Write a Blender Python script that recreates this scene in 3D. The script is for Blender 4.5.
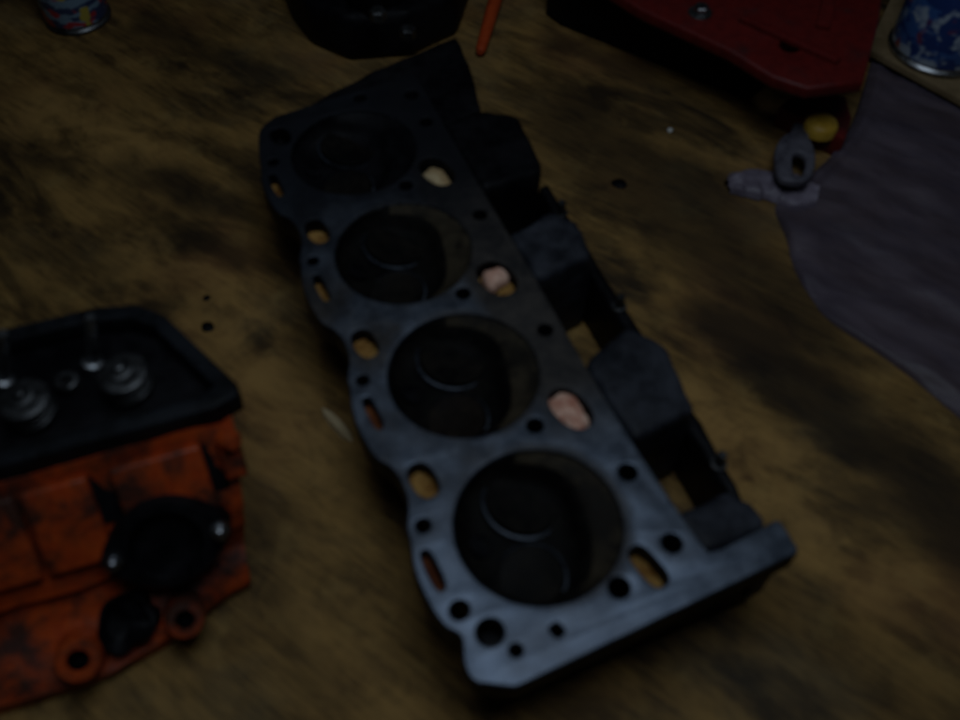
import bpy, bmesh, math, random
from mathutils import Vector, Matrix, noise

for o in list(bpy.data.objects): bpy.data.objects.remove(o)
S = bpy.context.scene
COL = S.collection
R = math.radians

# ------------------------------------------------------------------ camera
CAM_H = 0.5396
PITCH = 54.16
FPX = 900.0
cd = bpy.data.cameras.new('camera'); cam = bpy.data.objects.new('camera', cd); COL.objects.link(cam)
cam.location = (0, 0, CAM_H); cam.rotation_euler = (R(90 - PITCH), 0, 0)
cd.sensor_width = 36.0; cd.lens = 36.0 * FPX / 960.0
cd.clip_start = 0.01; cd.clip_end = 50
cd.dof.use_dof = True; cd.dof.focus_distance = 2.6; cd.dof.aperture_fstop = 6.2
S.camera = cam

# ------------------------------------------------------------------ light
W = bpy.data.worlds.new('World'); S.world = W; W.use_nodes = True
bg = W.node_tree.nodes['Background']; bg.inputs[0].default_value = (0.75, 0.85, 1.0, 1); bg.inputs[1].default_value = 0.003
ld = bpy.data.lights.new('shop_light', 'AREA'); ld.shape = 'RECTANGLE'; ld.size = 0.4; ld.size_y = 0.5
ld.energy = 1.8; ld.color = (0.74, 0.87, 1.0)
lo = bpy.data.objects.new('shop_light', ld); COL.objects.link(lo)
lo.location = (0.07, 0.24, 0.95)
S.view_settings.view_transform = 'Standard'; S.view_settings.look = 'None'
S.view_settings.exposure = 0.0; S.view_settings.gamma = 1.0

# ------------------------------------------------------------------ helpers
_p = R(PITCH)
def P(u, v, z=0.0):
    """pixel of the 960x720 photo -> world point at height z"""
    a, b = (u - 480) / FPX, (360 - v) / FPX
    d = Vector((a, b * math.sin(_p) + math.cos(_p), b * math.cos(_p) - math.sin(_p)))
    t = (z - CAM_H) / d.z
    return Vector((d.x * t, d.y * t, z))

def empty(name, label, cat, loc=(0, 0, 0), rz=0.0, group=None):
    o = bpy.data.objects.new(name, None); COL.objects.link(o)
    o.empty_display_size = 0.02
    o.location = loc; o.rotation_euler = (0, 0, rz); o['label'] = label; o['category'] = cat
    if group: o['group'] = group
    return o

def link(name, me, m, parent=None, smooth=None):
    if m: me.materials.clear(); me.materials.append(m)
    o = bpy.data.objects.new(name, me); COL.objects.link(o); o.parent = parent
    if smooth is not None:
        for p in me.polygons: p.use_smooth = True
        try: me.set_sharp_from_angle(angle=R(smooth))
        except Exception: pass
    return o

def bm_obj(name, bm, m, parent=None, smooth=40):
    bmesh.ops.recalc_face_normals(bm, faces=bm.faces[:])
    me = bpy.data.meshes.new(name); bm.to_mesh(me); bm.free()
    return link(name, me, m, parent, smooth)

def plate(name, outline, holes, z0, z1, m, parent=None, bev=0.0008, res=1, smooth=35):
    """solid plate with real holes, softened edges"""
    c = bpy.data.curves.new('tmp', 'CURVE'); c.dimensions = '2D'; c.fill_mode = 'BOTH'
    c.extrude = (z1 - z0) / 2 - bev; c.bevel_depth = bev; c.bevel_resolution = res; c.offset = -bev
    for pts in [outline] + holes:
        s = c.splines.new('POLY'); s.points.add(len(pts) - 1)
        for q, p in zip(s.points, pts): q.co = (p[0], p[1], 0, 1)
        s.use_cyclic_u = True
    t = bpy.data.objects.new('tmp', c); COL.objects.link(t)
    dg = bpy.context.evaluated_depsgraph_get()
    me = bpy.data.meshes.new_from_object(t.evaluated_get(dg))
    bpy.data.objects.remove(t); bpy.data.curves.remove(c)
    me.name = name
    me.transform(Matrix.Translation((0, 0, (z0 + z1) / 2)))
    bm = bmesh.new(); bm.from_mesh(me); bmesh.ops.remove_doubles(bm, verts=bm.verts[:], dist=1e-6)
    bmesh.ops.recalc_face_normals(bm, faces=bm.faces[:]); bm.to_mesh(me); bm.free()
    return link(name, me, m, parent, smooth)

def ell(cx, cy, rx, ry, n=28, rot=0.0, pw=2.0):
    r = []
    for i in range(n):
        a = 2 * math.pi * i / n; c, s = math.cos(a), math.sin(a)
        x = rx * math.copysign(abs(c) ** (2 / pw), c); y = ry * math.copysign(abs(s) ** (2 / pw), s)
        r.append((cx + x * math.cos(rot) - y * math.sin(rot), cy + x * math.sin(rot) + y * math.cos(rot)))
    return r

def smooth_loop(pts, n=4):
    """Catmull-Rom through closed control points"""
    out = []; k = len(pts)
    for i in range(k):
        p0, p1, p2, p3 = [Vector(pts[(i + j - 1) % k]) for j in range(4)]
        for s in range(n):
            t = s / n
            q = 0.5 * ((2 * p1) + (p2 - p0) * t + (2 * p0 - 5 * p1 + 4 * p2 - p3) * t * t + (3 * p1 - p0 - 3 * p2 + p3) * t ** 3)
            out.append((q.x, q.y))
    return out

def rings(bm, loops, cap0=True, cap1=True):
    """skin a list of equal-length vertex loops"""
    vs = [[bm.verts.new(p) for p in l] for l in loops]
    n = len(vs[0])
    for a, b in zip(vs, vs[1:]):
        for i in range(n):
            bm.faces.new((a[i], a[(i + 1) % n], b[(i + 1) % n], b[i]))
    if cap0: bm.faces.new(vs[0][::-1])
    if cap1: bm.faces.new(vs[-1])
    return vs

def lathe(bm, prof, n=32, M=None, cap0=True, cap1=True):
    loops = [[(r * math.cos(2 * math.pi * i / n), r * math.sin(2 * math.pi * i / n), z) for i in range(n)] for r, z in prof]
    if M: loops = [[M @ Vector(p) for p in l] for l in loops]
    return rings(bm, loops, cap0, cap1)

def tube(bm, pts, r, n=10, caps=True):
    pts = [Vector(p) for p in pts]; loops = []
    rr = r if isinstance(r, (list, tuple)) else [r] * len(pts)
    ref = Vector((0, 0, 1))
    t0 = (pts[1] - pts[0]).normalized()
    if abs(t0.dot(ref)) > 0.9: ref = Vector((1, 0, 0))
    u = (ref - t0 * ref.dot(t0)).normalized()
    for i, p in enumerate(pts):
        t = (pts[min(i + 1, len(pts) - 1)] - pts[max(i - 1, 0)]).normalized()
        u = (u - t * u.dot(t)).normalized(); w = t.cross(u)
        loops.append([p + rr[i] * (math.cos(2 * math.pi * k / n) * u + math.sin(2 * math.pi * k / n) * w) for k in range(n)])
    rings(bm, loops, caps, caps)

def aim(loc, d):
    d = Vector(d).normalized()
    return Matrix.Translation(loc) @ d.to_track_quat('Z', 'Y').to_matrix().to_4x4()

def bevel_bm(bm, off, seg=2):
    bmesh.ops.bevel(bm, geom=bm.edges[:], offset=off, segments=seg, affect='EDGES', profile=0.6, clamp_overlap=True)

def prism(outline, z0, z1, bev=0.002, top=None, seg=2):
    """block from an outline; top = optional z per outline point"""
    bm = bmesh.new()
    lo_ = [(x, y, z0) for x, y in outline]
    hi = [(x, y, (top[i] if top else z1)) for i, (x, y) in enumerate(outline)]
    rings(bm, [lo_, hi]); bmesh.ops.recalc_face_normals(bm, faces=bm.faces[:])
    if bev: bevel_bm(bm, bev, seg)
    return bm

def roughen(bm, amp, sc, seed=0.0, cuts=0):
    if cuts: bmesh.ops.subdivide_edges(bm, edges=bm.edges[:], cuts=cuts, use_grid_fill=True)
    bm.normal_update()
    for v in bm.verts:
        v.co += v.normal * amp * noise.noise(Vector(v.co) * sc + Vector((seed, seed * 1.7, 0)))

# ------------------------------------------------------------------ materials
class NT:
    def __init__(s, name):
        s.m = bpy.data.materials.new(name); s.m.use_nodes = True; s.t = s.m.node_tree
        s.b = s.t.nodes['Principled BSDF']; s.co = s.n('ShaderNodeTexCoord').outputs['Object']
    def n(s, k, **kw):
        nd = s.t.nodes.new(k)
        for a, v in kw.items(): setattr(nd, a, v)
        return nd
    def set(s, sock, v):
        if isinstance(v, bpy.types.NodeSocket): s.t.links.new(v, sock)
        else:
            if sock.type == 'RGBA' and len(v) == 3: v = (*v, 1)
            sock.default_value = v
    def math(s, op, a, b=0.0, c=None, clamp=False):
        nd = s.n('ShaderNodeMath', operation=op, use_clamp=clamp); s.set(nd.inputs[0], a); s.set(nd.inputs[1], b)
        if c is not None: s.set(nd.inputs[2], c)
        return nd.outputs[0]
    def vm(s, op, a, b=None, sc=None):
        nd = s.n('ShaderNodeVectorMath', operation=op); s.set(nd.inputs[0], a)
        if b is not None: s.set(nd.inputs[1], b)
        if sc is not None: s.set(nd.inputs['Scale'], sc)
        return nd.outputs['Value'] if op in ('DOT_PRODUCT', 'LENGTH', 'DISTANCE') else nd.outputs[0]
    def noise(s, sc, vec=None, detail=4.0, rough=0.6, dist=0.0):
        nd = s.n('ShaderNodeTexNoise'); s.set(nd.inputs['Vector'], vec or s.co)
        nd.inputs['Scale'].default_value = sc; nd.inputs['Detail'].default_value = detail
        nd.inputs['Roughness'].default_value = rough; nd.inputs['Distortion'].default_value = dist
        return nd.outputs['Fac']
    def map(s, rot=(0, 0, 0), sc=(1, 1, 1), loc=(0, 0, 0), vec=None):
        n0 = s.n('ShaderNodeMapping'); s.set(n0.inputs['Vector'], vec or s.co); n0.inputs['Rotation'].default_value = rot
        nd = s.n('ShaderNodeMapping'); s.set(nd.inputs['Vector'], n0.outputs[0])      # turn first, then stretch
        nd.inputs['Scale'].default_value = sc; nd.inputs['Location'].default_value = loc
        return nd.outputs[0]
    def range(s, v, a, b, c=0.0, d=1.0):
        nd = s.n('ShaderNodeMapRange', interpolation_type='SMOOTHSTEP'); s.set(nd.inputs[0], v)
        for i, q in enumerate((a, b, c, d)): s.set(nd.inputs[i + 1], q)
        return nd.outputs[0]
    def mix(s, f, a, b):
        nd = s.n('ShaderNodeMix', data_type='RGBA'); s.set(nd.inputs[0], f); s.set(nd.inputs[6], a); s.set(nd.inputs[7], b)
        return nd.outputs[2]
    def bump(s, h, st=0.3, d=0.001):
        nd = s.n('ShaderNodeBump'); s.set(nd.inputs['Height'], h); nd.inputs['Strength'].default_value = st
        nd.inputs['Distance'].default_value = d; s.t.links.new(nd.outputs[0], s.b.inputs['Normal'])
    def out(s, **kw):
        for k, v in kw.items(): s.set(s.b.inputs[k.replace('_', ' ')], v)
        return s.m

def seg_mask(t, p, a, b, w0, w1):
    """1 inside a stain lying along the segment a-b, 0 outside"""
    a, b = Vector((a[0], a[1], 0)), Vector((b[0], b[1], 0)); ba = b - a
    pa = t.vm('SUBTRACT', p, tuple(a))
    h = t.math('DIVIDE', t.vm('DOT_PRODUCT', pa, tuple(ba)), ba.length_squared, clamp=True)
    proj = t.vm('SCALE', tuple(ba), sc=h)
    d = t.vm('DISTANCE', pa, proj)
    return t.range(d, w0, w1, 1.0, 0.0)

def mat_wood():
    t = NT('oily_worn_wood')
    g = R(37)
    q = t.map(rot=(0, 0, g), sc=(1.0, 4.5, 1.0))
    q2 = t.map(rot=(0, 0, R(33)), sc=(1.0, 2.4, 1.0), loc=(0.31, 0.07, 0))
    q3 = t.map(rot=(0, 0, g), sc=(1.0, 16.0, 1.0))
    fine = t.noise(26, q3, 6, 0.65, 0.25)
    mid = t.noise(9, q, 6, 0.65, 0.5)
    big = t.noise(5.0, q2, 5, 0.62, 0.8)
    spot = t.noise(34, None, 5, 0.65)
    blotch = t.noise(17, t.map(rot=(0, 0, g), sc=(1, 1.6, 1), loc=(7, 2, 0)), 6, 0.7, 0.6)
    grain = t.math('MULTIPLY_ADD', fine, 0.30, t.math('MULTIPLY_ADD', mid, 0.38, t.math('MULTIPLY', blotch, 0.32)))
    c = t.mix(t.range(grain, 0.36, 0.63), (0.048, 0.027, 0.009), (0.33, 0.187, 0.052))
    c = t.mix(t.range(spot, 0.52, 0.72, 0, 0.55), c, (0.33, 0.21, 0.066))
    warm = t.noise(7.5, None, 3, 0.5)
    c = t.mix(t.range(warm, 0.5, 0.68, 0, 0.4), c, (0.22, 0.095, 0.035))
    dust = t.noise(6, t.map(loc=(3.1, 1.2, 0)), 4, 0.6)
    c = t.mix(t.range(dust, 0.5, 0.7, 0, 0.28), c, (0.20, 0.165, 0.092))
    # large uneven dark patches: oil soaked into the boards, and one painted shadow
    wob = t.n('ShaderNodeTexNoise'); wob.inputs['Scale'].default_value = 13; wob.inputs['Detail'].default_value = 4
    t.set(wob.inputs['Vector'], t.map(rot=(0, 0, g), sc=(1, 1.7, 1)))
    off = t.vm('SCALE', t.vm('SUBTRACT', wob.outputs['Color'], (0.5, 0.5, 0.5)), sc=0.075)
    pp = t.vm('MULTIPLY', t.vm('ADD', t.co, off), (1, 1, 0))
    stains_shadow = [((740, 330), (985, 545), .012, .055, .85), ((570, 110), (800, 310), .015, .085, .68), ((120, 165), (245, 215), .0, .03, .75),
              ((-10, 145), (80, 160), .0, .03, .7), ((150, 25), (270, 80), .0, .045, .75), ((20, 245), (120, 275), .0, .03, .45),  # the entry left of the back casting paints its shadow
              ((600, 190), (630, 178), .0, .02, .7), ((690, 640), (960, 720), .0, .05, .35), ((260, 520), (330, 690), .0, .035, .35),
              ((560, 40), (700, 110), .0, .035, .6), ((175, 235), (250, 262), .0, .02, .6), ((740, 560), (840, 640), 0, .03, .3)]
    m = None
    for a, b, w0, w1, k in stains_shadow:
        s_ = t.math('MULTIPLY', seg_mask(t, pp, P(*a), P(*b), w0, w1), k)
        m = s_ if m is None else t.math('MAXIMUM', m, s_)
    m2 = t.math('MAXIMUM', m, t.range(big, 0.49, 0.68, 0, 0.9))
    c = t.mix(m2, c, (0.015, 0.010, 0.006))
    wear = None
    for a, b, w0, w1, k in [((40, 110), (150, 150), 0, .05, .55), ((215, 300), (330, 470), 0, .05, .5), ((715, 420), (860, 570), .005, .05, .6), ((130, 250), (250, 300), 0, .03, .45), ((300, 560), (400, 720), 0, .04, .25)]:
        s_ = t.math('MULTIPLY', seg_mask(t, pp, P(*a), P(*b), w0, w1), k)
        wear = s_ if wear is None else t.math('MAXIMUM', wear, s_)
    wear = t.math('MULTIPLY', wear, t.range(blotch, 0.36, 0.6, 0.1, 1.0))
    c = t.mix(wear, c, (0.46, 0.265, 0.08))
    ns = t.range(t.noise(140, None, 2), 0.72, 0.78, 0, 0.6)
    c = t.mix(ns, c, (0.03, 0.022, 0.015))
    t.bump(t.math('ADD', t.math('MULTIPLY', fine, 0.7), t.math('MULTIPLY', spot, 0.5)), 0.55, 0.0025)
    return t.out(Base_Color=c, Roughness=t.range(big, 0.3, 0.8, 0.8, 0.6), Specular_IOR_Level=0.25)

def mat_deck():
    t = NT('machined_grey_iron')
    n1 = t.noise(60, None, 6, 0.7); n2 = t.noise(14, None, 4, 0.6); n3 = t.noise(420, t.map(rot=(0, 0, .25), sc=(1, 14, 1)), 2)
    c = t.mix(t.range(n1, 0.35, 0.7), (0.072, 0.090, 0.122), (0.145, 0.175, 0.225))
    c = t.mix(t.range(n3, 0.4, 0.7, 0, 0.3), c, (0.19, 0.225, 0.28))
    # soot rings printed by the bores, shifted toward the port side
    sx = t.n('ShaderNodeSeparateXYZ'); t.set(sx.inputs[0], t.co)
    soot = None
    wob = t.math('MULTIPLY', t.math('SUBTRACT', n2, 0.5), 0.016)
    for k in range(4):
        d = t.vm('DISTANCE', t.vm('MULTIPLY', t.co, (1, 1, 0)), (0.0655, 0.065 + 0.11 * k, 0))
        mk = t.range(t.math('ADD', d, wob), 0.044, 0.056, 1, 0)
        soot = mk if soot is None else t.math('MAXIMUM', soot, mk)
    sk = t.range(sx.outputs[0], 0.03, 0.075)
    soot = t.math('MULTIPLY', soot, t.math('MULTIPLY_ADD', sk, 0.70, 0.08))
    grime = t.math('MULTIPLY', t.range(n2, 0.40, 0.64), t.range(sx.outputs[1], 0.0, 0.2, 0.25, 0.85))  # patchy grime, thickened away from the near end to paint the light falloff
    oil = t.math('MULTIPLY', t.range(t.math('ADD', sx.outputs[1], t.math('MULTIPLY', n2, 0.12)), 0.30, 0.43), 0.97)  # far end blackened: light falloff painted into the colour, not an oil film
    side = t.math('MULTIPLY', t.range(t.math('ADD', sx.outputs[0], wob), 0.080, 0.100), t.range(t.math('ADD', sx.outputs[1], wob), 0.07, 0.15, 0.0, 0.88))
    dirt_shade = t.math('MAXIMUM', t.math('MAXIMUM', soot, grime), side)
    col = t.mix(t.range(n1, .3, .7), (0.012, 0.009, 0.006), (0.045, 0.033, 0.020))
    c = t.mix(dirt_shade, c, col)
    c = t.mix(oil, c, (0.007, 0.008, 0.011)); dirt_shade = t.math('MAXIMUM', dirt_shade, oil)
    t.bump(t.math('ADD', n1, t.math('MULTIPLY', n3, 0.4)), 0.12, 0.0006)
    return t.out(Base_Color=c, Metallic=t.math('SUBTRACT', 0.92, t.math('MULTIPLY', dirt_shade, 0.92)),
                 Roughness=t.math('ADD', t.range(n1, 0.3, 0.7, 0.36, 0.5), t.math('MULTIPLY', dirt_shade, 0.2)), Specular_IOR_Level=0.15)

def mat_cast(name, c0, c1, rough=0.6, met=0.0, sc=70, bump=0.5, spec=0.4):
    t = NT(name)
    n1 = t.noise(sc, None, 6, 0.7); n2 = t.noise(sc * 0.25, None, 4, 0.6)
    c = t.mix(t.range(t.math('ADD', t.math('MULTIPLY', n1, 0.4), t.math('MULTIPLY', n2, 0.6)), 0.38, 0.64), c0, c1)
    t.bump(t.noise(sc * 6, None, 4), bump, 0.0008)
    return t.out(Base_Color=c, Metallic=met, Roughness=t.range(n1, 0.3, 0.7, rough - 0.08, rough + 0.1), Specular_IOR_Level=spec)

def mat_paint(name, c0, c1, grime, lo=0.47, hi=0.66, amount=0.9, rough=0.38, sc=26):
    t = NT(name)
    n1 = t.noise(sc, None, 6, 0.68, 0.3); n2 = t.noise(sc * 5, None, 4)
    c = t.mix(t.range(n2, 0.35, 0.65), c0, c1)
    g = t.range(t.math('ADD', t.math('MULTIPLY', n1, 0.8), t.math('MULTIPLY', n2, 0.2)), lo, hi, 0, amount)
    c = t.mix(g, c, grime)
    t.bump(t.math('ADD', n2, t.math('MULTIPLY', n1, 1.5)), 0.4, 0.0012)
    return t.out(Base_Color=c, Roughness=t.math('ADD', rough, t.math('MULTIPLY', g, 0.25)), Specular_IOR_Level=0.4)

M_WOOD = mat_wood()
M_DECK = mat_deck()
M_CAST = mat_cast('dark_grey_casting', (0.009, 0.010, 0.014), (0.036, 0.040, 0.052), 0.6, 0.0, 70, 0.5, 0.25)
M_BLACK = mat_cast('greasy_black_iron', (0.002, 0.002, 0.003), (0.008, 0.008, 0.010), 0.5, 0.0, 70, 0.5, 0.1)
M_SEAT = mat_cast('burnt_steel_seat', (0.014, 0.017, 0.023), (0.055, 0.065, 0.082), 0.42, 0.7, 150, 0.2)
M_BURN = mat_cast('brown_burnt_shelf', (0.010, 0.008, 0.006), (0.045, 0.035, 0.021), 0.6, 0.0, 90, 0.5, 0.1)
M_RAIL = mat_cast('oily_black_rail', (0.004, 0.005, 0.006), (0.013, 0.015, 0.019), 0.5, 0.0, 70, 0.4, 0.12)
M_SOOT = mat_cast('sooty_chamber', (0.003, 0.003, 0.003), (0.009, 0.008, 0.007), 0.5, 0.0, 120, 0.5, 0.05)
M_VALVE = mat_cast('carboned_valve', (0.004, 0.004, 0.004), (0.012, 0.010, 0.008), 0.45, 0.0, 150, 0.5, 0.06)
M_VALVE2 = mat_cast('brown_burnt_valve', (0.007, 0.005, 0.004), (0.020, 0.014, 0.010), 0.5, 0.0, 150, 0.5, 0.06)
M_RUST = mat_cast('rusty_sediment', (0.20, 0.085, 0.02), (0.42, 0.24, 0.07), 0.9, 0, 160, 0.8, 0.1)
M_RUSTR = mat_cast('red_rust', (0.12, 0.035, 0.015), (0.25, 0.085, 0.03), 0.9, 0, 160, 0.8, 0.1)
M_PINK = mat_cast('pinkish_dried_sealant', (0.50, 0.20, 0.13), (0.95, 0.62, 0.47), 0.75, 0, 190, 0.6, 0.2)
M_CREAM = mat_cast('cream_dried_sealant', (0.38, 0.24, 0.11), (0.66, 0.52, 0.30), 0.75, 0, 90, 0.6, 0.2)
M_STEEL = mat_cast('worn_bright_steel', (0.26, 0.27, 0.29), (0.48, 0.50, 0.52), 0.33, 1.0, 200, 0.15)
M_DULL = mat_cast('dull_oily_steel', (0.045, 0.045, 0.046), (0.14, 0.145, 0.15), 0.36, 0.8, 160, 0.2)
M_ORANGE = mat_paint('grimy_orange_enamel', (0.38, 0.046, 0.007), (0.50, 0.072, 0.010), (0.012, 0.008, 0.005), 0.41, 0.61, 0.93)
M_RED = mat_paint('dark_red_enamel', (0.095, 0.004, 0.003), (0.13, 0.006, 0.004), (0.012, 0.006, 0.006), 0.50, 0.70, 0.8, 0.55)
M_YELLOW = mat_cast('yellow_plastic', (0.42, 0.24, 0.02), (0.62, 0.38, 0.05), 0.5, 0, 90, 0.2)
M_ORRED = mat_cast('orange_red_plastic', (0.40, 0.05, 0.010), (0.55, 0.075, 0.014), 0.45, 0, 90, 0.1)
M_CARD = mat_cast('brown_cardboard', (0.16, 0.11, 0.055), (0.24, 0.17, 0.09), 0.9, 0, 60, 0.3, 0.1)
M_CHIP = mat_cast('pale_chip', (0.45, 0.45, 0.42), (0.7, 0.7, 0.66), 0.7, 0, 90, 0.3)
M_SPLINT = mat_cast('fresh_pale_wood', (0.36, 0.27, 0.14), (0.55, 0.43, 0.25), 0.8, 0, 90, 0.4, 0.1)

def mat_sheet():
    t = NT('clouded_violet_grey_plastic')
    n = t.noise(12, t.map(rot=(0, 0, R(35)), sc=(1, 3, 1)), 5, 0.6)
    c = t.mix(t.range(n, 0.35, 0.7), (0.075, 0.060, 0.085), (0.145, 0.118, 0.155))
    t.bump(t.noise(60, t.map(rot=(0, 0, R(35)), sc=(1, 3, 1)), 4), 0.35, 0.002)
    return t.out(Base_Color=c, Roughness=0.45, Specular_IOR_Level=0.3, Alpha=0.72)
M_SHEET = mat_sheet()

def mat_packet():
    t = NT('printed_blue_wrapper')
    v = t.n('ShaderNodeTexVoronoi'); v.inputs['Scale'].default_value = 46; t.set(v.inputs['Vector'], t.map(rot=(0, 0, .5), sc=(1, 1.8, 1)))
    b = t.noise(38, t.map(sc=(1, 1, 1.8)), 3); r = t.noise(30, t.map(loc=(2, 5, 1)), 2)
    c = t.mix(t.range(b, 0.5, 0.56), (0.02, 0.055, 0.22), (0.05, 0.13, 0.38))
    c = t.mix(t.range(t.noise(52, t.map(loc=(1, 3, 0)), 2), 0.50, 0.62), c, (0.42, 0.50, 0.60))
    c = t.mix(t.range(r, 0.58, 0.68), c, (0.36, 0.05, 0.02))
    return t.out(Base_Color=c, Roughness=0.3)
M_PACKET = mat_packet()

def mat_label():
    t = NT('printed_can_label')
    b = t.noise(40, t.map(sc=(1, 1, 2.4)), 2); r = t.noise(34, t.map(loc=(4, 1, 2), sc=(1, 1, 2)), 2)
    c = t.mix(t.range(b, 0.5, 0.54), (0.03, 0.05, 0.12), (0.18, 0.28, 0.38))
    c = t.mix(t.range(r, 0.54, 0.58), c, (0.40, 0.03, 0.04))
    c = t.mix(t.range(t.noise(30, t.map(loc=(9, 3, 2)), 2), 0.60, 0.64), c, (0.45, 0.36, 0.06))
    return t.out(Base_Color=c, Roughness=0.35)
M_LABEL = mat_label()

# ------------------------------------------------------------------ bench
bm = bmesh.new()
N = 60; X0, X1, Y0, Y1 = -1.3, 1.3, -0.55, 1.9
vs = [[bm.verts.new((X0 + (X1 - X0) * i / N, Y0 + (Y1 - Y0) * j / N, 0)) for i in range(N + 1)] for j in range(N + 1)]
for j in range(N):
    for i in range(N): bm.faces.new((vs[j][i], vs[j][i + 1], vs[j + 1][i + 1], vs[j + 1][i]))
ret = bmesh.ops.extrude_face_region(bm, geom=bm.faces[:])
for e in ret['geom']:
    if isinstance(e, bmesh.types.BMVert): e.co.z -= 0.04
bench = bm_obj('workbench_top', bm, M_WOOD, None, 30)
bench['kind'] = 'structure'; bench['label'] = 'worn oil-stained wooden workbench top'

# ------------------------------------------------------------------ big cylinder head
HX, HY, HA = -0.00248, 0.13266, R(22.596)
DZ = 0.085
head = empty('cylinder_head', 'large bare grey cylinder head lying with its combustion chambers facing up', 'cylinder head', (HX, HY, 0), HA)
YC = [0.065 + 0.11 * k for k in range(4)]
# scalloped port-opposite edge of the deck, near end to far end
left = [(0.0005, -0.002), (-0.0022, 0.003), (-0.002, 0.011), (0.0012, 0.020), (0.0008, 0.025), (-0.0045, 0.032)]
for k in range(4):
    y = 0.11 * k * 0.975
    left += [(-0.0078, y + 0.048), (-0.0080, y + 0.066), (-0.0045, y + 0.082), (-0.0032, y + 0.091), (0.0022, y + 0.104), (0.0034, y + 0.118), (0.0008, y + 0.130), (-0.0050, y + 0.139)]
left = [p for p in left if p[1] < 0.425] + [(0.000, 0.428), (0.006, 0.446), (0.020, 0.456)]
right = [(0.137, 0.466), (0.139, 0.455), (0.1376, 0.33), (0.1376, 0.22), (0.1362, 0.13), (0.1378, 0.08), (0.1405, 0.03), (0.1425, 0.0145), (0.150, 0.0135), (0.1865, 0.0165), (0.1888, 0.0145), (0.1885, -0.002), (0.1865, -0.0048), (0.02, -0.0112), (0.0165, -0.0108)]
def densify(pts, n=3):
    out = []
    for i in range(len(pts) - 1):
        p0, p1, p2, p3 = [Vector(pts[max(0, min(len(pts) - 1, i + j - 1))]) for j in range(4)]
        for s in range(n):
            t = s / n
            q = 0.5 * ((2 * p1) + (p2 - p0) * t + (2 * p0 - 5 * p1 + 4 * p2 - p3) * t * t + (3 * p1 - p0 - 3 * p2 + p3) * t ** 3)
            out.append((q.x, q.y))
    return out + [pts[-1]]
outline = densify(left) + right

def chamber(yc, s=1.0, n=56):
    base = [(0.0190, 0.0), (0.0225, 0.022), (0.033, 0.038), (0.050, 0.0445), (0.069, 0.042), (0.0875, 0.030), (0.0935, 0.014), (0.0895, -0.006), (0.0855, -0.022), (0.079, -0.034), (0.065, -0.0425), (0.045, -0.0425), (0.028, -0.033), (0.0205, -0.018)]
    cx = 0.053
    return smooth_loop([(cx + (x - cx) * s, yc + y * s) for x, y in base], 4)

def mouth(yc, s=1.0, n=56):
    """round mouth of a chamber; vertex i faces vertex i of chamber()"""
    out = []
    for x, y in chamber(yc):
        a = math.atan2(y - yc, x - 0.053)
        dx, dy = math.cos(a), math.sin(a); ox = 0.053 - 0.0645; rr = 0.0468 * s
        b = ox * dx; t = -b + math.sqrt(b * b - ox * ox + rr * rr)
        out.append((0.053 + t * dx, yc + t * dy))
    return out

holes_deck, holes_deep = [], []
wet = []                                # water passages: (loop, depth, material)
for k in range(4):
    holes_deck.append(mouth(YC[k]))
for k in range(3):
    wet.append((ell(0.0155, 0.1145 + 0.1055 * k, 0.0072, 0.0118, 24, 0.12, 2.4), 0.011, M_RUST))
wet.append((ell(0.018, 0.432, 0.007, 0.010, 24, 0.12, 2.4), 0.012, M_BLACK))  # black floor here: far-end shade put into the material
for k in range(4):
    wet.append((ell(0.0012 + (0.0022 if k in (1, 2) else 0), 0.062 + 0.1065 * k, 0.0030, 0.0125, 20, 0.06, 3.0), 0.010, M_RUSTR if k < 2 else M_RUST))
wet.append((ell(0.1085, 0.0198, 0.0058, 0.0128, 22, 0.22, 3.2), 0.014, M_RUST))
for k in range(3):
    wet.append((ell(0.1140, 0.1262 + 0.112 * k, (0.0100, 0.0112, 0.0100)[k], 0.0160, 28, 0.25, 2.3), 0.013, M_RUST if k == 1 else M_CAST))
for x, y, r in [(0.0055, 0.0882, .0042), (0.0052, 0.1936, .0040), (0.0050, 0.300, .0040), (0.0055, 0.406, .004), (0.0062, 0.0362, .0050), (0.0163, 0.0193, .0072), (0.0248, 0.0058, .0033),
                (0.0884, 0.0153, .0058), (0.0893, 0.1234, .0050), (0.0881, 0.2343, .0050), (0.088, 0.345, .0050), (0.088, 0.452, .005), (0.1252, 0.0743, .0053), (0.1252, 0.186, .0050), (0.1262, 0.297, .0050), (0.1262, 0.405, .0050),
                (0.1267, 0.0264, .0056), (0.127, 0.44, .0055)]:
    h = ell(x, y, r, r, 22); holes_deck.append(h); holes_deep.append(h)
sq = ell(0.0484, 0.0071, 0.0030, 0.0034, 12, 0.3, 4.0); holes_deck.append(sq)
for w in wet: holes_deck.append(w[0])
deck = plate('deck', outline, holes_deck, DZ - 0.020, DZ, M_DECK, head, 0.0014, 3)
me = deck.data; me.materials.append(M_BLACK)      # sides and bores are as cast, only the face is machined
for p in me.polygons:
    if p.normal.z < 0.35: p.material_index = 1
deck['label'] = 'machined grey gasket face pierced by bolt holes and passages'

inset = [(0.012, 0.002), (0.176, 0.002), (0.176, 0.0125), (0.133, 0.0135), (0.131, 0.452), (0.016, 0.446), (0.012, 0.425)]
plate('lower_casting', inset, [h for h in holes_deep if 0.018 < sum(p[0] for p in h) / len(h) < 0.124 and 0.012 < sum(p[1] for p in h) / len(h) < 0.44], 0.0, DZ - 0.0203, M_BLACK, head, 0.003, 2)
# squared-off rim below the near end
bm = prism([(0.172, -0.0015), (0.185, -0.0005), (0.185, 0.012), (0.178, 0.012)], 0.02, DZ - 0.0205, 0.0012); bm_obj('end_rim', bm, M_CAST, head)

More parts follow.
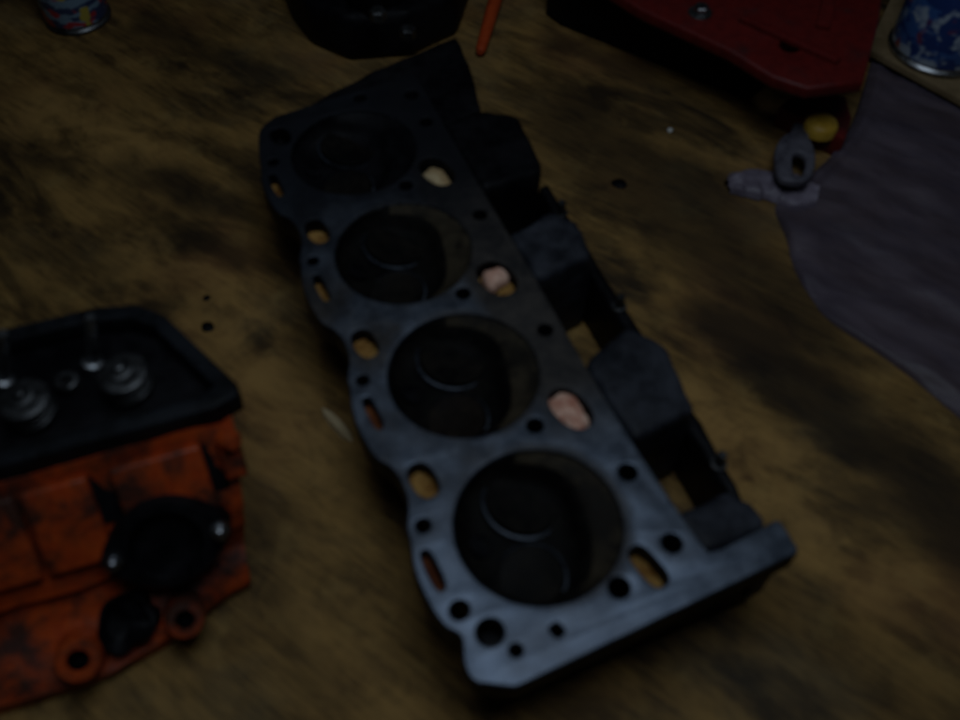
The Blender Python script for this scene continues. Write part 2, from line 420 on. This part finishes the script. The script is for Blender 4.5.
rnd = random.Random(4)
for i, (lp, dep, m) in enumerate(wet):
    cx = sum(p[0] for p in lp) / len(lp); cy = sum(p[1] for p in lp) / len(lp)
    bm = bmesh.new()
    tilt = rnd.uniform(-.1, .1)
    L = []
    for s_ in (1.0, 0.75, 0.45, 0.15):
        L.append([(cx + (x - cx) * s_ * 0.985, cy + (y - cy) * s_ * 0.985, DZ - dep - (1 - s_) * 0.003 + (x - cx) * tilt + 0.0016 * noise.noise(Vector((x * 260, y * 260, s_ * 3 + i)))) for x, y in lp])
    L.insert(0, [(p[0], p[1], DZ - 0.0196) for p in L[0]])
    rings(bm, L)
    bm_obj('passage_floor', bm, m, head, 60)

for k in range(4):
    yc = YC[k]
    bm = bmesh.new()
    prof = [(0.955, -0.0085), (0.90, -0.0125), (0.82, -0.0155), (0.6, -0.0172), (0.3, -0.0176), (0.06, -0.0177)]
    L = [[(x, y, DZ - 0.0016) for x, y in mouth(yc, 0.996)]]
    for f_, z_ in ((0.18, -0.0030), (0.55, -0.0044), (0.85, -0.0060)):
        L.append([(a[0] + (b[0] - a[0]) * f_, a[1] + (b[1] - a[1]) * f_, DZ + z_) for a, b in zip(mouth(yc, 0.992), chamber(yc, 0.985))])
    L += [[(x, y, DZ + z) for x, y in chamber(yc, s_)] for s_, z in prof]
    rings(bm, L, False, True)
    for f in bm.faces: f.normal_flip()
    me = bpy.data.meshes.new('combustion_chamber'); bm.to_mesh(me); bm.free()
    ch = link('combustion_chamber', me, M_SOOT if k < 3 else M_BLACK, head, 60)  # last chamber goes black: far-end shade put into its material
    if k < 3:
        me.materials.append(M_BURN)       # brown burnt squish shelf
        for p in me.polygons:
            if p.center.x > 0.07 and p.center.z > DZ - 0.0066: p.material_index = 1
    # machined edge round the opening; the third is brighter to put in its highlight
    bm = bmesh.new()
    rings(bm, [[(x, y, DZ + z) for x, y in mouth(yc, s_)] for s_, z in ((0.9985, -0.0006), (0.985, -0.0020))], False, False)
    bm_obj('chamber_edge', bm, M_STEEL if k == 2 else M_SEAT, ch, 60)
    for (vx, vy, vr, vm_) in ((0.0655, 0.0225, 0.0212, M_VALVE), (0.0515, -0.0215, 0.0178, M_VALVE2 if k == 1 else M_VALVE)):
        bm = bmesh.new()
        Mx = aim((vx, yc + vy, DZ - 0.0190), (0.14 if vy > 0 else -0.14, 0.0, 1))
        r_ = vr
        lathe(bm, [(r_ * 0.7, -0.001), (r_ * 0.97, 0.0022), (r_, 0.0032), (r_, 0.0046), (r_ * 0.97, 0.0052), (r_ * 0.86, 0.0050), (r_ * 0.62, 0.0040), (r_ * 0.3, 0.0036), (r_ * 0.05, 0.0037)], 40, Mx)
        v = bm_obj('valve', bm, vm_, ch, 35)
        bm = bmesh.new()
        lathe(bm, [(r_ * 1.16, 0.0006), (r_ * 1.14, 0.0026), (r_ * 1.07, 0.0030), (r_ * 1.03, 0.0012)], 40, Mx, False, False)
        bm_obj('valve_seat', bm, M_SEAT, ch, 35)
    bm = bmesh.new()   # spark plug thread
    lathe(bm, [(0.0072, 0.0), (0.0072, 0.0016), (0.0058, 0.0018), (0.0055, -0.002)], 20, aim((0.0325, yc + 0.006, DZ - 0.0158), (0.5, 0, 1)), True, True)
    bm_obj('spark_plug_hole', bm, M_BLACK, ch, 35)

# pale dried residue standing in the three oblong valley openings
def lump(cx, cy, rx, ry, h, z0, m, seed, rot=0.25):
    bm = bmesh.new()
    L = []
    for j, (s_, z) in enumerate(((1, 0.0), (0.98, 0.35), (0.86, 0.75), (0.6, 0.95), (0.3, 1.0), (0.08, 1.0))):
        r = []
        for i, (x, y) in enumerate(ell(0, 0, rx * s_, ry * s_, 26, rot, 2.2)):
            kx = 1 + 0.42 * noise.noise(Vector((x * 160, y * 160, seed)))
            r.append((cx + x * kx, cy + y * kx, z0 - 0.0022 + z * h * (1 + 0.3 * noise.noise(Vector((x * 190, y * 190, seed + 5))))))
        L.append(r)
    rings(bm, L)
    o = bm_obj('sealant_residue', bm, m, head, 70)
lump(0.1140, 0.1262, 0.0102, 0.0172, 0.0085, DZ - 0.0100, M_PINK, 1.3, 0.05)
lump(0.1155, 0.2450, 0.0102, 0.0084, 0.0085, DZ - 0.0095, M_PINK, 7.7)
lump(0.1140, 0.3502, 0.0092, 0.0135, 0.0080, DZ - 0.0105, M_CREAM, 3.1)

# manifold side: runner blocks with open wells between them, tied by a low outer rail
def runner(name, pts, z1, m, top=None, bev=0.0055, z0=0.0, seed=0):
    bm = prism(pts, z0, z1, bev, top, 3)
    bmesh.ops.triangulate(bm, faces=[f for f in bm.faces if len(f.verts) > 4])
    bmesh.ops.subdivide_edges(bm, edges=[e for e in bm.edges if e.calc_length() > 0.012], cuts=3, use_grid_fill=True)
    bmesh.ops.triangulate(bm, faces=bm.faces[:]); bm.normal_update()
    for v in bm.verts:
        if v.co.z > 0.006:
            q = v.co + Vector((seed, pts[0][1] * 7, 0))
            v.co += v.normal * (0.0022 * noise.noise(q * 55) + 0.0010 * noise.noise(q * 150))
    return bm_obj(name, bm, m, head, 75)
def shift(pts, dy): return [(x, y + dy) for x, y in pts]
blk = [(0.1395, 0.094), (0.186, 0.0975), (0.1935, 0.150), (0.179, 0.174), (0.1395, 0.157)]
runner('port_block', [(0.1440, 0.0165), (0.1880, 0.0195), (0.1885, 0.0380), (0.178, 0.0475), (0.1400, 0.0440)], 0.076, M_CAST, [0.078, 0.074, 0.071, 0.071, 0.076])
runner('port_block', blk, 0.081, M_CAST, [0.083, 0.079, 0.077, 0.077, 0.081])
runner('port_block', [(0.1395, 0.229), (0.170, 0.234), (0.1865, 0.2365), (0.191, 0.272), (0.176, 0.287), (0.1395, 0.276)], 0.081, M_CAST, [0.083, 0.081, 0.078, 0.077, 0.078, 0.082])
runner('port_block', [(0.1395, 0.322), (0.188, 0.327), (0.1935, 0.338), (0.198, 0.392), (0.176, 0.407), (0.1395, 0.400)], 0.081, M_BLACK, [0.083, 0.078, 0.078, 0.078, 0.080, 0.083])  # blacker than the nearer blocks, painting in the light falloff
runner('end_block', [(0.1405, 0.404), (0.174, 0.410), (0.184, 0.450), (0.1885, 0.500), (0.119, 0.488), (0.070, 0.474), (0.024, 0.459), (0.1405, 0.4685)], 0.082, M_BLACK, [0.078, 0.078, 0.081, 0.083, 0.081, 0.079, 0.078, 0.078], 0.0015)  # black as well, for the same painted far-end shade
runner('outer_rail', [(0.1845, 0.036), (0.1915, 0.036), (0.1950, 0.10), (0.1965, 0.24), (0.199, 0.335), (0.1900, 0.335), (0.1875, 0.24), (0.1860, 0.10)], 0.056, M_BLACK, None, 0.003, 0.0)
for (x, y) in ((0.1895, 0.070), (0.1912, 0.203), (0.1932, 0.300)):
    bm = bmesh.new(); lathe(bm, [(0.0052, 0), (0.0052, 0.003), (0.0030, 0.0032), (0.0030, 0.013), (0.0024, 0.0138)], 16, Matrix.Translation((x, y, 0.0555)))
    bm_obj('stud', bm, M_DULL, head, 35)

# ------------------------------------------------------------------ orange cylinder head
OA = math.atan2(0.3214, 0.947)
ob = P(238, 405, 0.12)
orange = empty('orange_cylinder_head', 'grimy orange painted cylinder head standing upright with exposed valve springs', 'cylinder head', (ob.x, ob.y, 0), OA)
OI = (Matrix.Translation((ob.x, ob.y, 0)) @ Matrix.Rotation(OA, 4, 'Z')).inverted()
def O(u, v, z): return OI @ P(u, v, z)
XL = -0.36
def section(x, k):
    """front-to-back outline of the casting at x; k narrows it toward the end wall"""
    return [(x, 0.0 + k * .002, 0.107), (x, -0.004, 0.098), (x, -0.030, 0.064), (x, -0.043 + k * .010, 0.046), (x, -0.0405 + k * .012, 0.039), (x, -0.052 + k * .02, 0.029), (x, -0.070 + k * .024, 0.020), (x, -0.083 + k * .030, 0.012), (x, -0.082 + k * .030, 0.0), (x, 0.086, 0.0), (x, 0.094, 0.107)]
bm = bmesh.new()
xs = [XL, -0.30, -0.24, -0.17, -0.145, -0.11, -0.08, -0.055, -0.035, -0.018, -0.006]
secs = []
for x in xs:
    k = max(0.0, min(1.0, (x + 0.10) / 0.085))
    q = section(x, k)
    # the end wall leans inward toward the bench
    q = [(a - (0.107 - c) * 0.20 * k, b, c) for a, b, c in q]
    # rear corner of the casting is cut away on the right
    q = [(a, min(b, 0.094 - max(0, x + 0.055) * 1.5), c) for a, b, c in q]
    secs.append(q)
rings(bm, secs)
bmesh.ops.recalc_face_normals(bm, faces=bm.faces[:])
bmesh.ops.subdivide_edges(bm, edges=bm.edges[:], cuts=3, use_grid_fill=True)
bm.normal_update()
for v in bm.verts:
    v.co += v.normal * (0.0016 * noise.noise(v.co * 60) + 0.003 * noise.noise(v.co * 21))
body = bm_obj('casting', bm, M_ORANGE, orange, 50)
# cover rail: a dark frame round a deep well
ro = [(XL, 0.0), (-0.012, 0.001), (0.0015, 0.006), (0.002, 0.014), (-0.030, 0.076), (-0.045, 0.090), (-0.068, 0.096), (XL, 0.098)]
ri = [(XL + .012, 0.011), (-0.018, 0.0115), (-0.0105, 0.0165), (-0.038, 0.070), (-0.050, 0.081), (-0.070, 0.0855), (XL + .012, 0.088)]
plate('cover_rail', ro, [ri], 0.1055, 0.122, M_RAIL, orange, 0.0018, 2)
plate('well_floor', [(x * 1.0, y) for x, y in ri], [], 0.1062, 0.1090, M_BLACK, orange, 0.0005, 1)

fn = Vector((0, -0.80, 0.60))
ft = Vector((0, -0.60, -0.80))
def onface(x, s, lift): return Vector((x, -0.004, 0.098)) + ft * s + fn * lift     # s runs down the sloping front
def facemat(x, s, lift):
    M = Matrix(((1, 0, 0), (0, ft.y, fn.y), (0, ft.z, fn.z))).transposed() if False else None
    X = Vector((1, 0, 0)); Z = fn; Y = Z.cross(X)
    m3 = Matrix((X, Y, Z)).transposed()
    return Matrix.Translation(onface(x, s, lift)) @ m3.to_4x4()
# raised pads of the upper front, with gaps where head bolts pass
for (a, b) in ((-0.0185, -0.006), (-0.077, -0.027), (-0.1245, -0.089), (-0.200, -0.1275)):
    bm = bmesh.new()
    lo_y = -0.024 if b > -0.01 else -0.050; lp = [(a, lo_y), (b, lo_y), (b, 0.002), (a, 0.002)]
    Mf = facemat(0, 0, 0)
    rings(bm, [[Mf @ Vector((x, y, -0.004)) for x, y in lp], [Mf @ Vector((x, y, 0.0068)) for x, y in lp]])
    bmesh.ops.recalc_face_normals(bm, faces=bm.faces[:]); bevel_bm(bm, 0.0028, 3)
    bm_obj('face_pad', bm, M_ORANGE, orange, 50)
for (a, b) in ((-0.0275, -0.018), (-0.0895, -0.0765)):  # black strips laid in the gaps to put in their shade
    bm = bmesh.new(); Mf = facemat(0, 0, 0); lp = [(a, -0.030), (b, -0.030), (b, 0.001), (a, 0.001)]
    rings(bm, [[Mf @ Vector((x, y, -0.004)) for x, y in lp], [Mf @ Vector((x, y, 0.0010)) for x, y in lp]])
    bm_obj('groove_shade', bm, M_BLACK, orange, 40)
# port flanges: lens-shaped, black, with a deep bore and two studs
for fx in (-0.0585, -0.188):
    Mf = facemat(fx, 0.046, 0.0065)
    n = 56
    def lens(w, h, i):
        a = 2 * math.pi * i / n; c, s = math.cos(a), math.sin(a)
        return (w * c, h * math.copysign(abs(s) ** 1.25, s) * (1 - 0.25 * c * c))
    bm = bmesh.new()
    loops = []
    for (w, h, z) in ((0.036, 0.026, -0.006), (0.036, 0.026, 0.0100), (0.0350, 0.0250, 0.0115), (0.0205, 0.0200, 0.0115), (0.0195, 0.0190, 0.010)):
        loops.append([Mf @ Vector((*(lens(w, h, i) if w > 0.03 else (w * math.cos(2 * math.pi * i / n), h * math.sin(2 * math.pi * i / n))), z)) for i in range(n)])
    loops.append([Mf @ Vector((0.018 * math.cos(2 * math.pi * i / n), 0.017 * math.sin(2 * math.pi * i / n), 0.0004)) for i in range(n)])
    rings(bm, loops, False, True)
    fl = bm_obj('port_flange', bm, M_BLACK, orange, 35)
    for sx in (-0.0285, 0.030):
        bm = bmesh.new(); lathe(bm, [(0.0050, 0.011), (0.0050, 0.0145), (0.0032, 0.0148), (0.0032, 0.020), (0.0022, 0.021)], 6 if False else 18, Mf @ Matrix.Translation((sx, 0.001, 0)))
        bm_obj('stud', bm, M_STEEL, fl, 35)
# bolt bosses along the foot of the casting
for (u, v, z, r) in ((185, 620, 0.036, 0.0108), (78, 661, 0.036, 0.0122)):
    c = O(u, v, z); d = Vector((0.12, -0.62, 0.78)).normalized()
    bm = bmesh.new()
    lathe(bm, [(r * 1.15, -0.030), (r * 1.05, -0.006), (r, 0.0), (r * 0.92, 0.0012), (r * 0.55, 0.0012), (r * 0.48, 0.0), (r * 0.46, -0.012)], 28, aim(c, d))
    bs = bm_obj('bolt_boss', bm, M_ORANGE, orange, 40)
    bm = bmesh.new(); lathe(bm, [(r * 0.47, -0.001), (r * 0.455, -0.006), (r * 0.44, -0.0115)], 24, aim(c, d), False, True); bm_obj('bolt_hole', bm, M_BLACK, bs, 40)
# lumpy black disc between the bosses, put in for a recess's shade
c = O(126, 622, 0.0335); bm = bmesh.new()
lathe(bm, [(0.0165, -0.014), (0.0160, 0.0004), (0.0145, 0.0012), (0.0115, -0.006), (0.001, -0.0075)], 32, aim(c, (0.0, -0.55, 0.83)))
for v in bm.verts: v.co += Vector((noise.noise(v.co * 90), noise.noise(v.co * 90 + Vector((9, 0, 0))), noise.noise(v.co * 90 + Vector((0, 9, 0))))) * 0.0045
bm_obj('recess_shade', bm, M_BLACK, orange, 40)
# small bright orange ear on the right-hand end
c = O(239, 438, 0.104)
bm = bmesh.new(); lathe(bm, [(0.0060, -0.006), (0.0062, 0.002), (0.0050, 0.0038), (0.0015, 0.0042)], 18, aim(c - Vector((0.005, 0, 0)), (0.5, -0.6, 0.5))); bm_obj('lug', bm, M_ORANGE, orange, 50)
# valve gear in the well
def spring(u, v, tall, bright):
    c = O(u, v, 0.122 + tall); base = Vector((c.x, c.y, 0.1085))
    bm = bmesh.new()
    h = 0.0135 + tall; turns = 3.2; pts = []
    for i in range(76):
        a = i / 75 * turns * 2 * math.pi
        pts.append(base + Vector((0.0120 * math.cos(a), 0.0120 * math.sin(a), 0.002 + (h - 0.005) * i / 75)))
    tube(bm, pts, 0.0017, 8)
    sp = bm_obj('valve_spring', bm, M_DULL, orange, 60)
    bm = bmesh.new()
    lathe(bm, [(0.0100, h - 0.0030), (0.0137, h - 0.0022), (0.0137, h - 0.0006), (0.0125, h), (0.0078, h), (0.0068, h + 0.002), (0.0048, h + 0.0026), (0.0042, h + 0.0015), (0.0030, h + 0.0015), (0.0028, h + 0.0055), (0.0020, h + 0.006)], 30, Matrix.Translation(base))
    bm_obj('spring_retainer', bm, M_STEEL if bright else M_DULL, sp, 35)
spring(121, 372, 0.006, False); spring(22, 398, 0.006, False)
spring(-90, 420, 0.006, False); spring(-190, 445, 0.006, False)
for (u0, v0, u1, v1) in ((93, 368, 91, 317), (4, 385, 2, 333), (-120, 400, -124, 350)):
    a = O(u0, v0, 0.110); b = O(u1, v1, 0.150)
    d = (b - a); bm = bmesh.new()
    lathe(bm, [(0.0062, 0), (0.0062, 0.006), (0.0036, 0.0066), (0.0036, d.length - 0.002), (0.0028, d.length)], 16, aim(a, d))
    bm_obj('rocker_stud', bm, M_STEEL, orange, 35)
for (u, v) in ((70, 386), (-40, 412)):
    bm = bmesh.new(); c = O(u, v, 0.110)
    lathe(bm, [(0.0068, -0.002), (0.0068, 0.006), (0.0055, 0.007), (0.0030, 0.007), (0.0028, 0.002)], 6 if False else 20, Matrix.Translation(c))
    bm_obj('guide_bush', bm, M_DULL, orange, 35)

# ------------------------------------------------------------------ red machine at the back
rc = P(772, 76, 0.08)
red = empty('red_machine_frame', 'dark red painted steel machine frame with round hole and bolt', 'machine', (rc.x, rc.y, 0))
def W2(o, p): return (p.x - o.x, p.y - o.y)
top = [P(u, v, 0.08) for u, v in ((560, -42), (641, 9), (730, 50), (772, 76), (808, 88), (864, 81), (880, 18), (889, -60), (760, -120))]
hole = P(790, 45, 0.08); hb = W2(rc, hole)
plate('frame_plate', [W2(rc, p) for p in top], [ell(hb[0], hb[1], 0.0085, 0.0085, 24)], 0.068, 0.08, M_RED, red, 0.003, 3)
basep = [P(u, v, 0.0) for u, v in ((545, 15), (560, 26), (702, 83), (748, 101), (790, 70), (850, 40), (880, -20), (760, -60))]
bm = prism([W2(rc, p) for p in basep], 0.0, 0.0685, 0.003); bm_obj('frame_base', bm, M_BLACK, red, 50)
c = P(700, 13, 0.08)
bm = bmesh.new(); Mx = Matrix.Translation((c.x - rc.x, c.y - rc.y, 0.0795))
lathe(bm, [(0.0105, 0.0), (0.0105, 0.0016), (0.0098, 0.002), (0.0070, 0.002)], 24, Mx); bm_obj('washer', bm, M_DULL, red, 35)
bm = bmesh.new(); lathe(bm, [(0.0068, 0.002), (0.0068, 0.0068), (0.0058, 0.0078), (0.001, 0.0082)], 6, Mx); bm_obj('bolt', bm, M_STEEL, red, 25)
# raised rib across the top and dark inset
for (u0, v0, u1, v1, w) in ((822, 30, 838, -40, 0.006), (740, 20, 838, 64, 0.004)):
    a = P(u0, v0, 0.08); b = P(u1, v1, 0.08); d = (b - a).normalized(); nn = Vector((-d.y, d.x, 0)) * w
    bm = prism([W2(rc, q) for q in (a - nn, b - nn, b + nn, a + nn)], 0.0795, 0.085, 0.0018); bm_obj('rib', bm, M_RED, red, 50)
# foot with yellow cap
a = [P(u, v, 0.022) for u, v in ((779, 106), (845, 140), (852, 118), (846, 96), (800, 88))]
bm = prism([W2(rc, q) for q in a], 0.0, 0.022, 0.0025); bm_obj('foot', bm, M_RED, red, 50)
c = P(822, 123, 0.026)
bm = bmesh.new(); lathe(bm, [(0.0145, -0.004), (0.0145, 0.003), (0.0125, 0.0065), (0.007, 0.0080), (0.001, 0.0082)], 24, Matrix.Translation((c.x - rc.x, c.y - rc.y, 0.0215))); bm_obj('foot_cap', bm, M_YELLOW, red, 50)

# ------------------------------------------------------------------ plastic sheet with a twisted corner
sh_org = P(860, 300, 0)
sheet = empty('plastic_bag', 'dull violet-grey plastic bag spread flat with one crumpled corner', 'bag', (sh_org.x, sh_org.y, 0))
edge = [(872, 58), (852, 122), (830, 158), (796, 190), (775, 208), (786, 240), (795, 272), (812, 300), (830, 322), (880, 356), (920, 386), (960, 420), (1030, 480)]
rows = []
NR, NC = 96, 70
for j in range(NR + 1):
    f = j / NR * (len(edge) - 1); i = min(int(f), len(edge) - 2); t = f - i
    q = [edge[max(0, min(len(edge) - 1, i + k - 1))] for k in range(4)]
    cr = lambda p0, p1, p2, p3: 0.5 * (2 * p1 + (p2 - p0) * t + (2 * p0 - 5 * p1 + 4 * p2 - p3) * t * t + (3 * p1 - p0 - 3 * p2 + p3) * t ** 3)
    a = P(cr(*[k[0] for k in q]), cr(*[k[1] for k in q]), 0.0)
    b = Vector((0.66 - 0.10 * j / NR, 0.83 - 0.42 * j / NR, 0))
    row = []
    for k in range(NC + 1):
        s_ = (k / NC) ** 1.25; p = a.lerp(b, s_)
        r = Matrix.Rotation(R(38), 2) @ Vector((p.x, p.y))
        h = 0.0045 + 0.0050 * noise.noise(Vector((r.x * 9, r.y * 42, 2))) + 0.0040 * noise.noise(Vector((p.x * 24, p.y * 24, 7))) + 0.0015 * noise.noise(Vector((r.x * 30, r.y * 120, 4)))
        h = max(0.0012, h) + 0.006 * math.exp(-((s_ - 0.045) / 0.03) ** 2) * (0.6 + 0.5 * noise.noise(Vector((j * .12, 1, 3))))
        if k == 0: h = 0.0008
        row.append((p.x - sh_org.x, p.y - sh_org.y, h))
    rows.append(row)
bm = bmesh.new()
gv = [[bm.verts.new(p) for p in r] for r in rows]
for j in range(NR):
    for k in range(NC): bm.faces.new((gv[j][k], gv[j][k + 1], gv[j + 1][k + 1], gv[j + 1][k]))
bm_obj('bag_sheet', bm, M_SHEET, sheet, 180)
def loc(u, v, z): q = P(u, v, z); return Vector((q.x - sh_org.x, q.y - sh_org.y, z))
M_TIP = mat_cast('doubled_over_film', (0.12, 0.10, 0.13), (0.22, 0.19, 0.24), 0.45, 0, 60, 0.4, 0.3)
M_CLEV = mat_cast('grey_worn_steel', (0.04, 0.038, 0.05), (0.12, 0.115, 0.14), 0.5, 0.1, 90, 0.3, 0.3)
bm = bmesh.new()
spine = [loc(u, v, 0) for u, v in ((726, 190), (738, 187), (756, 186), (780, 190), (800, 196), (816, 198))]
wid = [0.006, 0.0150, 0.0180, 0.0185, 0.0210, 0.012]
NS, NW = 60, 26; g = []
for i in range(NS + 1):
    f = i / NS * (len(spine) - 1); a = min(int(f), len(spine) - 2); t = f - a
    p = spine[a].lerp(spine[a + 1], t); w = wid[a] + (wid[a + 1] - wid[a]) * (t * t * (3 - 2 * t))
    d = (spine[min(a + 1, len(spine) - 1)] - spine[max(a - 1, 0)]).normalized(); n_ = Vector((-d.y, d.x, 0)); row = []
    for k in range(NW + 1):
        q = 2 * k / NW - 1
        pleat = 0.5 + 0.5 * math.sin(q * 4.5 + 1.4 * noise.noise(Vector((i * .08, 0, 1))) * 3)
        ww = w * (1 + 0.22 * noise.noise(Vector((i * .13, q, 5))))
        h = 0.0015 + (1 - q * q) ** 0.5 * (0.006 + 0.0035 * pleat + 0.004 * noise.noise(Vector((p.x * 90, p.y * 90, q * 1.5))))
        row.append(bm.verts.new(p + n_ * ww * q + Vector((0, 0, max(0.0012, h)))))
    g.append(row)
for i in range(NS):
    for k in range(NW): bm.faces.new((g[i][k], g[i][k + 1], g[i + 1][k + 1], g[i + 1][k]))
bm_obj('crumpled_corner', bm, M_TIP, sheet, 180)
# slotted steel clevis fixed to the red foot
def cl(u, v): return W2(rc, P(u, v, 0.024))
plate('clevis', smooth_loop([cl(*q) for q in ((775, 160), (777, 144), (788, 132), (806, 134), (815, 148), (815, 168), (806, 180), (786, 180), (778, 174))], 4), [smooth_loop([cl(*q) for q in ((793, 156), (801, 152), (806, 160), (803, 173), (795, 174))], 4)], 0.016, 0.024, M_CLEV, red, 0.0025, 3)
bm = prism([cl(*q) for q in ((783, 146), (796, 118), (812, 122), (808, 146))], 0.014, 0.0205, 0.0015); bm_obj('clevis_shank', bm, M_CLEV, red, 40)

# ------------------------------------------------------------------ packet and cardboard behind
pc = P(945, 78, 0.016); pc = Vector((pc.x + 0.006, pc.y + 0.044, 0))
pk = empty('round_printed_tin', 'round blue printed tin with pale rim standing on cardboard', 'tin', (pc.x, pc.y, 0.0157))
bm = bmesh.new(); lathe(bm, [(0.042, 0.0), (0.0460, 0.0015), (0.0466, 0.0045), (0.0445, 0.0070), (0.0445, 0.120), (0.0460, 0.122), (0.0460, 0.126), (0.0430, 0.127), (0.0425, 0.123), (0.004, 0.1225)], 64)
bm_obj('tin_body', bm, M_STEEL, pk, 35)
bm = bmesh.new(); lathe(bm, [(0.0447, 0.0085), (0.0450, 0.0095), (0.0450, 0.116), (0.0447, 0.117)], 64, None, False, False); bm_obj('tin_label', bm, M_PACKET, pk, 60)
cb = [P(u, v, 0.0) for u, v in ((862, 62), (962, 118), (1010, 20), (930, -50), (905, -30))]
cc = cb[0]
bm = prism([W2(cc, p) for p in cb], 0.009, 0.0155, 0.0006); ct = bm_obj('cardboard', bm, M_CARD, None, 30); ct.location = (cc.x, cc.y, 0)
ct['label'] = 'flat piece of brown cardboard under the round blue tin'; ct['category'] = 'cardboard'

# ------------------------------------------------------------------ printed can
cp = P(71, 36, 0); ccx = Vector((cp.x, cp.y + 0.031, 0))
can = empty('printed_can', 'small standing metal can with a coloured printed label', 'can', (ccx.x, ccx.y, 0))
bm = bmesh.new(); lathe(bm, [(0.0295, 0.0), (0.0325, 0.0012), (0.0328, 0.0035), (0.0310, 0.0055), (0.0312, 0.100), (0.0328, 0.102), (0.0328, 0.105), (0.0305, 0.106), (0.0300, 0.103), (0.004, 0.1025)], 48); bm_obj('can_body', bm, M_DULL, can, 35)
bm = bmesh.new(); lathe(bm, [(0.0314, 0.008), (0.0316, 0.009), (0.0316, 0.097), (0.0314, 0.098)], 48, None, False, False); bm_obj('can_label', bm, M_LABEL, can, 60)

# ------------------------------------------------------------------ black casting at the back
kc = P(390, 30, 0)
blk_ = empty('black_engine_casting', 'greasy black engine casting with two bolts beyond the large cylinder head', 'engine part', (kc.x, kc.y, 0))
def ktop(pts, z): return [W2(kc, P(u, v, z)) for u, v in pts]
bm = prism(ktop(((278, -18), (292, 20), (312, 46), (350, 63), (412, 58), (458, 36), (472, -5), (440, -80), (320, -90)), 0.0), 0.0, 0.05, 0.012, None, 4); bm_obj('casting', bm, M_BLACK, blk_, 50)
bm = prism(ktop(((330, -20), (350, 8), (372, 16), (400, 4), (420, -20), (400, -60), (345, -60)), 0.05), 0.045, 0.075, 0.005, None, 3); bm_obj('raised_boss', bm, M_BLACK, blk_, 50)
for (u, v, z) in ((378, 12, 0.076), (408, 30, 0.052)):
    q = P(u, v, z); bm = bmesh.new()
    lathe(bm, [(0.0075, -0.004), (0.0075, 0.004), (0.0062, 0.0055), (0.001, 0.006)], 6, Matrix.Translation((q.x - kc.x, q.y - kc.y, z - 0.003))); bm_obj('bolt', bm, M_DULL, blk_, 25)

# ------------------------------------------------------------------ orange-red handle
a = P(480, 52, 0.008); b = P(498, -10, 0.008); d = (b - a)
hd = empty('screwdriver', 'orange-red plastic handled screwdriver lying behind the large cylinder head', 'screwdriver', (a.x, a.y, 0.0))
rz = lambda t, z=0.0075: Vector((d.x * t, d.y * t, z))
bm = bmesh.new(); tube(bm, [rz(0), rz(.04), rz(.25), rz(.5), rz(.8), rz(1.1), rz(1.3)], [.003, .0052, .0058, .0066, .0072, .0072, .005], 12); bm_obj('handle', bm, M_ORRED, hd, 50)
bm = bmesh.new(); tube(bm, [rz(1.25), rz(2.4), rz(2.6)], [.0028, .0028, .0022], 10); bm_obj('shaft', bm, M_STEEL, hd, 50)

# ------------------------------------------------------------------ bits on the bench
def pebble(name, label, cat, u, v, r, m, seed, flat=0.5, group=None):
    c = P(u, v, 0); bm = bmesh.new(); bmesh.ops.create_icosphere(bm, subdivisions=2, radius=r)
    for w in bm.verts:
        w.co *= 1 + 0.35 * noise.noise(w.co * (0.9 / r) + Vector((seed, 0, 0))); w.co.z = max(w.co.z * flat, -r * flat * .45) + r * flat * .45
    o = bm_obj(name, bm, m, None, 60); o.location = c; o['label'] = label; o['category'] = cat
    if group: o['group'] = group
pebble('pale_chip', 'tiny pale chip lying on bare wood beside the red machine', 'chip', 670, 131, 0.0028, M_CHIP, 1, .8)
for i, (u, v, r) in enumerate(((208, 327, .0048), (207, 298, .0030))):
    pebble('grease_lump', ('larger of two dark grease lumps on the wood behind the orange cylinder head', 'smaller of two dark grease lumps on the wood behind the orange cylinder head')[i], 'grease', u, v, r, M_BLACK, 3 + i, .3, 'grease lumps on the bench')
pebble('grease_blob', 'flat dark grease blob on the wood between large cylinder head and bag', 'grease', 619, 184, .0062, M_BLACK, 8, .25)
a = P(322, 408, 0.0); b = P(352, 442, 0.0); d = b - a; nn = Vector((-d.y, d.x, 0)).normalized()
bm = bmesh.new()
rings(bm, [[d * t + nn * w * s_ + Vector((0, 0, z * h)) for s_, z in ((-1, 0), (1, 0), (.6, 1), (-.6, 1))] for t, w, h in ((0, .0006, .0006), (.2, .0035, .003), (.5, .0045, .005), (.8, .004, .004), (1, .0008, .001))])
sp = bm_obj('wood_splinter', bm, M_SPLINT, None, 40); sp.location = a
sp['label'] = 'pale wood splinter on the bench against the scalloped edge of the head'; sp['category'] = 'splinter'
